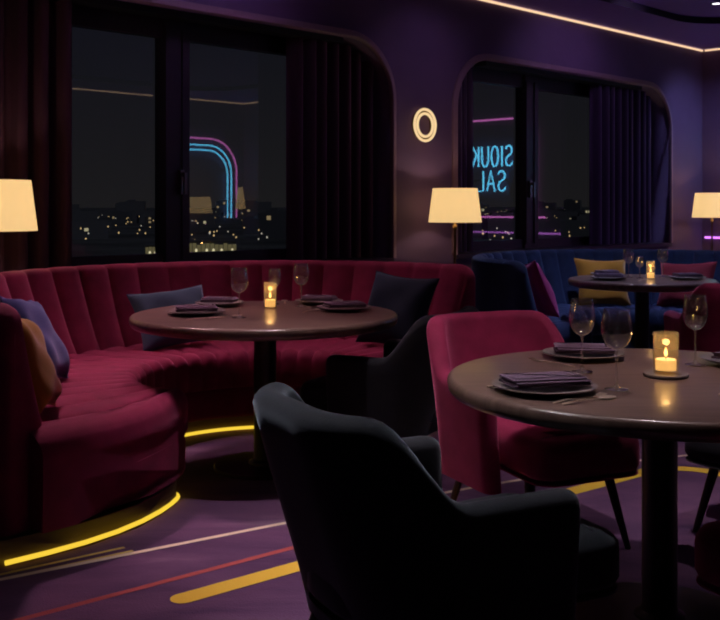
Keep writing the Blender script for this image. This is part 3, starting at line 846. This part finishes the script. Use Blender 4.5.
# arch of three tubes on the opposite wall
def neon_arch():
    n = N0+.06
    root = thing('neon_arch', 'neon arch of two blue tubes and a pink tube, reflected in the large window', 'neon sign', W(11.2, n, 1.03), ROT_U)
    for i, (off, m, nm) in enumerate(((0, M['magenta'], 'pink_tube'), (.125, M['cyan'], 'blue_tube'), (.215, M['cyan'], 'blue_tube'))):
        u1 = 11.82-off; zt = 2.52-off; R = .62-off*.75
        pts = [(10.35, 0, zt), (10.6, 0, zt)] + [(u1-R+R*sin(a), 0, zt-R+R*cos(a)) for a in [pi/2*j/14 for j in range(15)]] + [(u1, 0, 1.03)]
        mb = MB(); neon(mb, [(p[0]-11.2, 0, p[2]-1.03) for p in pts], .016 if i else .018); mb.build(nm, m, root, smooth=60)
    for z in (.25, .9):
        b = MB(); b.box(.3, .66, -.056, -.016, z, z+.03); b.build('bracket', M['blackplastic'], root)
neon_arch()
# lettering on the end wall
GLY = {
 'S': [[(.92, .84), (.80, .95), (.58, 1), (.34, .97), (.16, .86), (.14, .70), (.28, .58), (.56, .50), (.80, .42), (.92, .28), (.86, .12), (.66, .02), (.40, 0), (.18, .07), (.06, .20)]],
 'I': [[(.5, 0), (.5, 1)]],
 'O': [[(.5+.46*sin(TAU*i/20), .5+.5*cos(TAU*i/20)) for i in range(21)]],
 'U': [[(.06, 1), (.06, .36), (.14, .14), (.32, .02), (.5, 0), (.68, .02), (.86, .14), (.94, .36), (.94, 1)]],
 'K': [[(.1, 0), (.1, 1)], [(.92, 1), (.12, .46)], [(.38, .64), (.94, 0)]],
 'A': [[(.02, 0), (.5, 1), (.98, 0)], [(.2, .36), (.8, .36)]],
 'L': [[(.1, 1), (.1, 0), (.86, 0)]],
}
def neon_text():
    un = U1-.05
    root = thing('neon_lettering', 'cyan neon lettering on the end wall, seen reversed in the small window', 'neon sign', W(un, 3.2, 1.5), ROT_U)
    def row(text, n0, z0, h, w, gap):
        x = n0
        for c in text:
            cw = w*(.28 if c == 'I' else 1)
            mb = MB()
            for st in GLY[c]:
                st2 = []
                for p in st: st2.append((0, (x-cw*p[0])-3.2, z0+h*p[1]-1.5))
                neon(mb, st2, .014)
            mb.build('neon_letter', M['cyan'], root, smooth=60)
            x -= cw+gap
    row('SIOUK', 3.745, 1.86, .30, .140, .042)
    row('SAL', 3.62, 1.49, .30, .155, .05)
    for z in (.14, .52):
        b = MB(); b.box(.02, .045, -.55, .42, z, z+.02); b.build('bracket', M['blackplastic'], root)
neon_text()
def wall_tube(label, pts, m, nm='neon_tube', r=.014):
    mb = MB(); neon(mb, [W(*p) for p in pts], r); return tag(mb.build(nm, m, smooth=60), label, 'neon tube')
un = U1-.03
R = .3
arcp = [(un, 4.15-R+R*sin(a), 2.56-R+R*cos(a)) for a in [pi/2*j/8 for j in range(9)]]
wall_tube('pink neon line turning down beside the lettering on the end wall', [(un, 0.6, 2.56), (un, 2.5, 2.56)] + arcp + [(un, 4.15, 1.16)], M['magenta'])
wall_tube('upper violet neon line low on the end wall under the lettering', [(un, .6, 1.10), (un, 4.3, 1.10)], M['magenta'])
wall_tube('lower violet neon line along the end wall behind the right lamp', [(un, .6, .87), (un, 5.9, .87)], M['violet_neon'])
wall_tube('blue neon tube at the corner of the end wall', [(un, 5.55, 1.55), (un, 5.55, 2.25)], M['cyan'])

# ------------------------------------------------------------------ ceiling spots: one downlight in view, the others unseen fill
SPOTS = []
def downlight(u, n, energy, color, size, label, blend=1.0, soft=.06, aim=None):
    zt = H+.07 if (TU0 < u < TU1 and TN0 < n < TN1) else H
    root = thing('downlight_or_fill_spot', label, 'ceiling light', W(u, n, zt), ROT_U, 'recessed ceiling downlights')
    b = MB(); b.lathe([(.060, -.001), (.060, -.008), (.056, -.011), (.046, -.011), (.044, -.004), (.044, -.001)], 32); b.build('bezel', M['blackplastic'], root, smooth=40)
    m = MB(); m.lathe([(.043, -.0035), (.043, -.005), (.005, -.006)], 24); m.build('lens', M['downlight'], root, smooth=40)
    l = bpy.data.lights.new('downlight_or_fill_beam', 'SPOT'); l.energy = energy; l.color = color; l.spot_size = radians(size); l.spot_blend = blend; l.shadow_soft_size = soft
    lo = bpy.data.objects.new('downlight_or_fill_beam', l); COL.objects.link(lo); lo.parent = root; lo.location = (0, 0, -.03)
    if aim is not None:
        d = Vector(aim)-(W(u, n, zt)+Vector((0, 0, -.03)))
        lo.rotation_euler = (Matrix.Rotation(-ROT_U, 3, 'Z') @ d.to_track_quat('-Z', 'Y').to_matrix()).to_euler()
    return root
def un_of(x, y): p = Vector((x, y, 0)); return p.dot(U), p.dot(N)
VIO = (.70, .46, 1.0); FLR = (1, .80, .86); PNK = (1.0, .56, .66); BLU = (.56, .60, 1.0); WRM = (1, .72, .52)
dl = [  # unseen spots for fill light, except the one at the upper right corner
 (*un_of(.05, 6.2), 60, PNK, 46, 'added fill spot over the far end of the burgundy booth', (.62, 5.95, .7)),
 (*un_of(-.50, 5.0), 70, PNK, 56, 'added fill spot over the table in the burgundy booth'),
 (*un_of(-1.75, 5.35), 260, PNK, 60, 'unseen spot over the back of the burgundy booth', (-1.15, 4.35, .4)),
 (*un_of(-1.30, 6.55), 120, PNK, 56, 'added fill spot over the window side of the burgundy booth', (-.75, 5.65, .45)),
 (*un_of(.90, 3.35), 230, (.95, .76, .80), 58, 'added fill spot over the near table'),
 (*un_of(.22, 3.25), 44, PNK, 34, 'unseen spot over the burgundy armchair', (.48, 3.9, .62)),
 (*un_of(-.95, 2.95), 230, (.98, .94, 1.0), 36, 'added fill spot over the foreground armchair', (.02, 2.55, .62)),
 (*un_of(2.1, 7.4), 230, BLU, 70, 'added fill spot over the table by the navy booth'),
 (*un_of(3.60, 10.1), 80, VIO, 80, 'small bright downlight in the ceiling at the upper right corner'),
 (*un_of(-.22, 4.0), 190, FLR, 36, 'added fill spot over the open carpet beside the booth'),
 (*un_of(-.35, 2.95), 70, FLR, 40, 'added fill spot over the striped carpet near the booth end'),
 (*un_of(2.6, 4.6), 210, FLR, 80, 'added fill spot over the carpet at the right of the near table'),
]
for u, n, e, c, sz, lb, *am in dl: downlight(u, n, e, c, sz, lb, aim=am[0] if am else None)
downlight(6.75, 5.0, 9, VIO, 100, 'added fill spot washing the wall above the ring wall light', aim=W(6.75, 5.95, 1.9))  # this and the next wall washes are added to tint the walls
downlight(11.3, 4.6, 75, (.42, .50, 1), 80, 'added fill spot washing the wall past the small window', aim=W(11.65, 5.95, 1.7))
downlight(8.9, 4.6, 28, VIO, 100, 'added fill spot washing the wall over the small window', aim=W(9.0, 5.95, 2.4))
downlight(4.3, 4.8, 18, VIO, 100, 'added fill spot washing the wall over the large window', aim=W(4.3, 5.95, 2.6))

# ------------------------------------------------------------------ night city outside
GZ = -18.0
M['ground'] = mat('night_ground', (.20, .20, .19), rough=.95, noise=.5, nscale=.02)
M['tower'] = mat('night_facade', (.24, .235, .25), rough=.9)
M['tree'] = mat('night_foliage', (.010, .014, .010), rough=.95)
M['win_a'] = emis('lit_window_warm', (1, .72, .36), .25)
M['win_b'] = emis('lit_window_white', (1, .86, .50), .42)
M['street'] = emis('street_lamp_glow', (1, .66, .28), .8)
M['street_w'] = emis('street_lamp_white', (1, .9, .7), .6)
g = MB(); far = 6000
g.add([W(-4000, 30, GZ), W(8000, 30, GZ), W(8000, far, GZ), W(-4000, far, GZ)], [(0, 1, 2, 3)])
struct(g.build('ground', M['ground'], smooth=0))
def city_pos(px, dist):
    t = (px-360)/1000; return Vector((t*dist, dist, GZ))
BG = 'dim city buildings beyond the windows'
def building(px, dist, w, d, h, rows, cols, lit, label, wm, name='city_building', grp=BG):
    p = city_pos(px, dist); rz = math.atan2(-p.x, p.y)+rnd.uniform(-.4, .4)*(0 if grp is None else 1)
    root = thing(name, label, 'building', p, rz, grp)
    b = MB(); b.box(-w/2, w/2, 0, d, 0, h); b.box(-w/2+w*.1, w/2-w*.5, d*.3, d*.7, h, h+h*.1); b.build('facade', M['tower'], root, smooth=0)
    wb_ = MB(); any_ = False
    for r in range(rows):
        for c in range(cols):
            if rnd.random() < lit:
                x = -w/2+w*(c+.5)/cols; z = h*(r+.55)/rows
                ww = w/cols*.32; hh = h/rows*.26
                wb_.box(x-ww, x+ww, -.10, .02, z-hh, z+hh); any_ = True
    if any_: wb_.build('windows_or_facade_glow', wm, root, smooth=0)
    return root
RNG = [(60, 165), (170, 300), (465, 520), (525, 600)]
BL = 'dim low city building with a few lit windows beyond the glass'
TAKEN = [(city_pos(210, 352), 16), (city_pos(152, 352), 9)]
def free(px, d, r):
    p = city_pos(px, d)
    if any((p-q).length < r+rq for q, rq in TAKEN): return False
    TAKEN.append((p, r)); return True
done = 0; tries = 0
while done < 74 and tries < 4000:
    tries += 1
    a, b = RNG[done % 4]; tall = done >= 58
    px = rnd.uniform(a-8, b+8); d = rnd.uniform(1500, 2600) if tall else rnd.uniform(560, 1800)
    w_ = rnd.uniform(25, 60) if tall else rnd.uniform(14, 40)
    if not free(px, d, w_*.5+14): continue
    if tall: building(px, d, w_, 20, rnd.uniform(19, 32), 4, 7, .04, BL, M['win_a'])
    else: building(px, d, w_, 12, rnd.uniform(6, 15), rnd.choice((2, 3)), rnd.randint(7, 12), .04, BL, rnd.choice((M['win_a'], M['win_b'])))
    done += 1
M['hall'] = emis('hall_facade_glow', (1, .82, .38), .11)  # glow stands in for a facade lit by its own lamps
M['hall_lamp'] = emis('hall_lamp', (1, .86, .5), .85)
def pavilion(px, dist, w, h, nl, label):
    p = city_pos(px, dist); root = thing('lit_pavilion', label, 'building', p, math.atan2(-p.x, p.y))
    b = MB(); b.box(-w/2, w/2, 0, 9, 0, h); b.box(-w/2-.3, w/2+.3, -.5, 9.3, h, h+.35); b.build('facade', M['tower'], root, smooth=0)
    g = MB(); n_ = nl*2
    for i in range(n_): g.box(-w/2+w*(i+.06)/n_, -w/2+w*(i+.94)/n_, -.08, .02, .6, h*rnd.uniform(.8, .93))
    g.build('windows_or_facade_glow', M['hall'], root, smooth=0)  # glowing panels carry the light on the facade
    for i in range(nl):
        l = MB(); x = -w/2+w*(i+.5+rnd.uniform(-.2, .2))/nl; l.lathe([(.05, h*.42), (.34, h*.46), (.45, h*.52), (.34, h*.58), (.05, h*.62)], 10, x, -.5); l.build('wall_lamp', M['hall_lamp'], root)
pavilion(210, 352, 18.5, 6.4, 6, 'long lit pavilion with a row of lamps in the city below the large window')
pavilion(152, 352, 4.6, 5.0, 2, 'small lit pavilion just left of the window mullion')
SL = 'tiny street light in the night city beyond the glass'
lampm = []
for mm in (M['street'], M['street_w']):
    s = MB(); s.tube([(0, 0, 0), (0, 0, 1)], .012, 5, mi=1); s.lathe([(.005, .97), (.06, 1.0), (.06, 1.06), (.005, 1.1)], 8, mi=0)
    o = s.build('street_light', [mm, M['tower']], smooth=0); lampm.append(o)
cnt = 0; tries = 0
while cnt < 210 and tries < 6000:
    tries += 1
    a, b = RNG[cnt % 4]
    d = 380*math.exp(rnd.random()**1.1*1.9); px = rnd.uniform(a, b)
    p = city_pos(px, d)
    if any((p-q).length < rq+1.5 for q, rq in TAKEN): continue
    src = lampm[0] if rnd.random() < .7 else lampm[1]
    if cnt < 2: o = lampm[cnt]
    else: o = src.copy(); COL.objects.link(o)
    cnt += 1
    sc = rnd.uniform(4.5, 8)*(d/700)**.5; o.scale = (sc*.9, sc*.9, rnd.uniform(5, 8)); o.location = p
    tag(o, SL, 'street light', 'street lights of the night city')

sun = bpy.data.lights.new('city_fill_sun', 'SUN'); sun.energy = .10; sun.color = (.85, .9, 1); sun.angle = .01  # added sun that brightens the buildings outside, in place of haze
so = bpy.data.objects.new('city_fill_sun', sun); COL.objects.link(so)
so.rotation_euler = (N + Vector((0, 0, -.8))).to_track_quat('-Z', 'Y').to_euler()
# ------------------------------------------------------------------ night sky
w = bpy.data.worlds.new('night_sky'); S.world = w; w.use_nodes = True
nt = w.node_tree; bg = nt.nodes['Background']
tc = nt.nodes.new('ShaderNodeTexCoord'); sx = nt.nodes.new('ShaderNodeSeparateXYZ'); cr = nt.nodes.new('ShaderNodeValToRGB')
nt.links.new(tc.outputs['Generated'], sx.inputs[0]); nt.links.new(sx.outputs['Z'], cr.inputs[0]); nt.links.new(cr.outputs[0], bg.inputs['Color'])
cr.color_ramp.elements[0].position = 0; cr.color_ramp.elements[0].color = (.0125, .0115, .012, 1)
cr.color_ramp.elements[1].position = .25; cr.color_ramp.elements[1].color = (.0042, .0048, .0095, 1)
bg.inputs['Strength'].default_value = 1.0

# ------------------------------------------------------------------ camera
cam = bpy.data.cameras.new('camera'); co = bpy.data.objects.new('camera', cam); COL.objects.link(co)
co.location = (0, 0, 1.28); co.rotation_euler = (radians(90), 0, 0)
cam.sensor_width = 36; cam.lens = 50.0; cam.shift_y = -105/720; cam.clip_end = 10000; cam.clip_start = .05
S.camera = co
vs = S.view_settings
S.display_settings.display_device = 'sRGB'
vs.view_transform = 'Standard'; vs.look = 'None'; vs.gamma = 1; vs.use_curve_mapping = False; vs.exposure = 0
S.cycles.filter_width = 2.0
S.cycles.max_bounces = 10; S.cycles.transparent_max_bounces = 16; S.cycles.transmission_bounces = 10
S.cycles.sample_clamp_indirect = 4
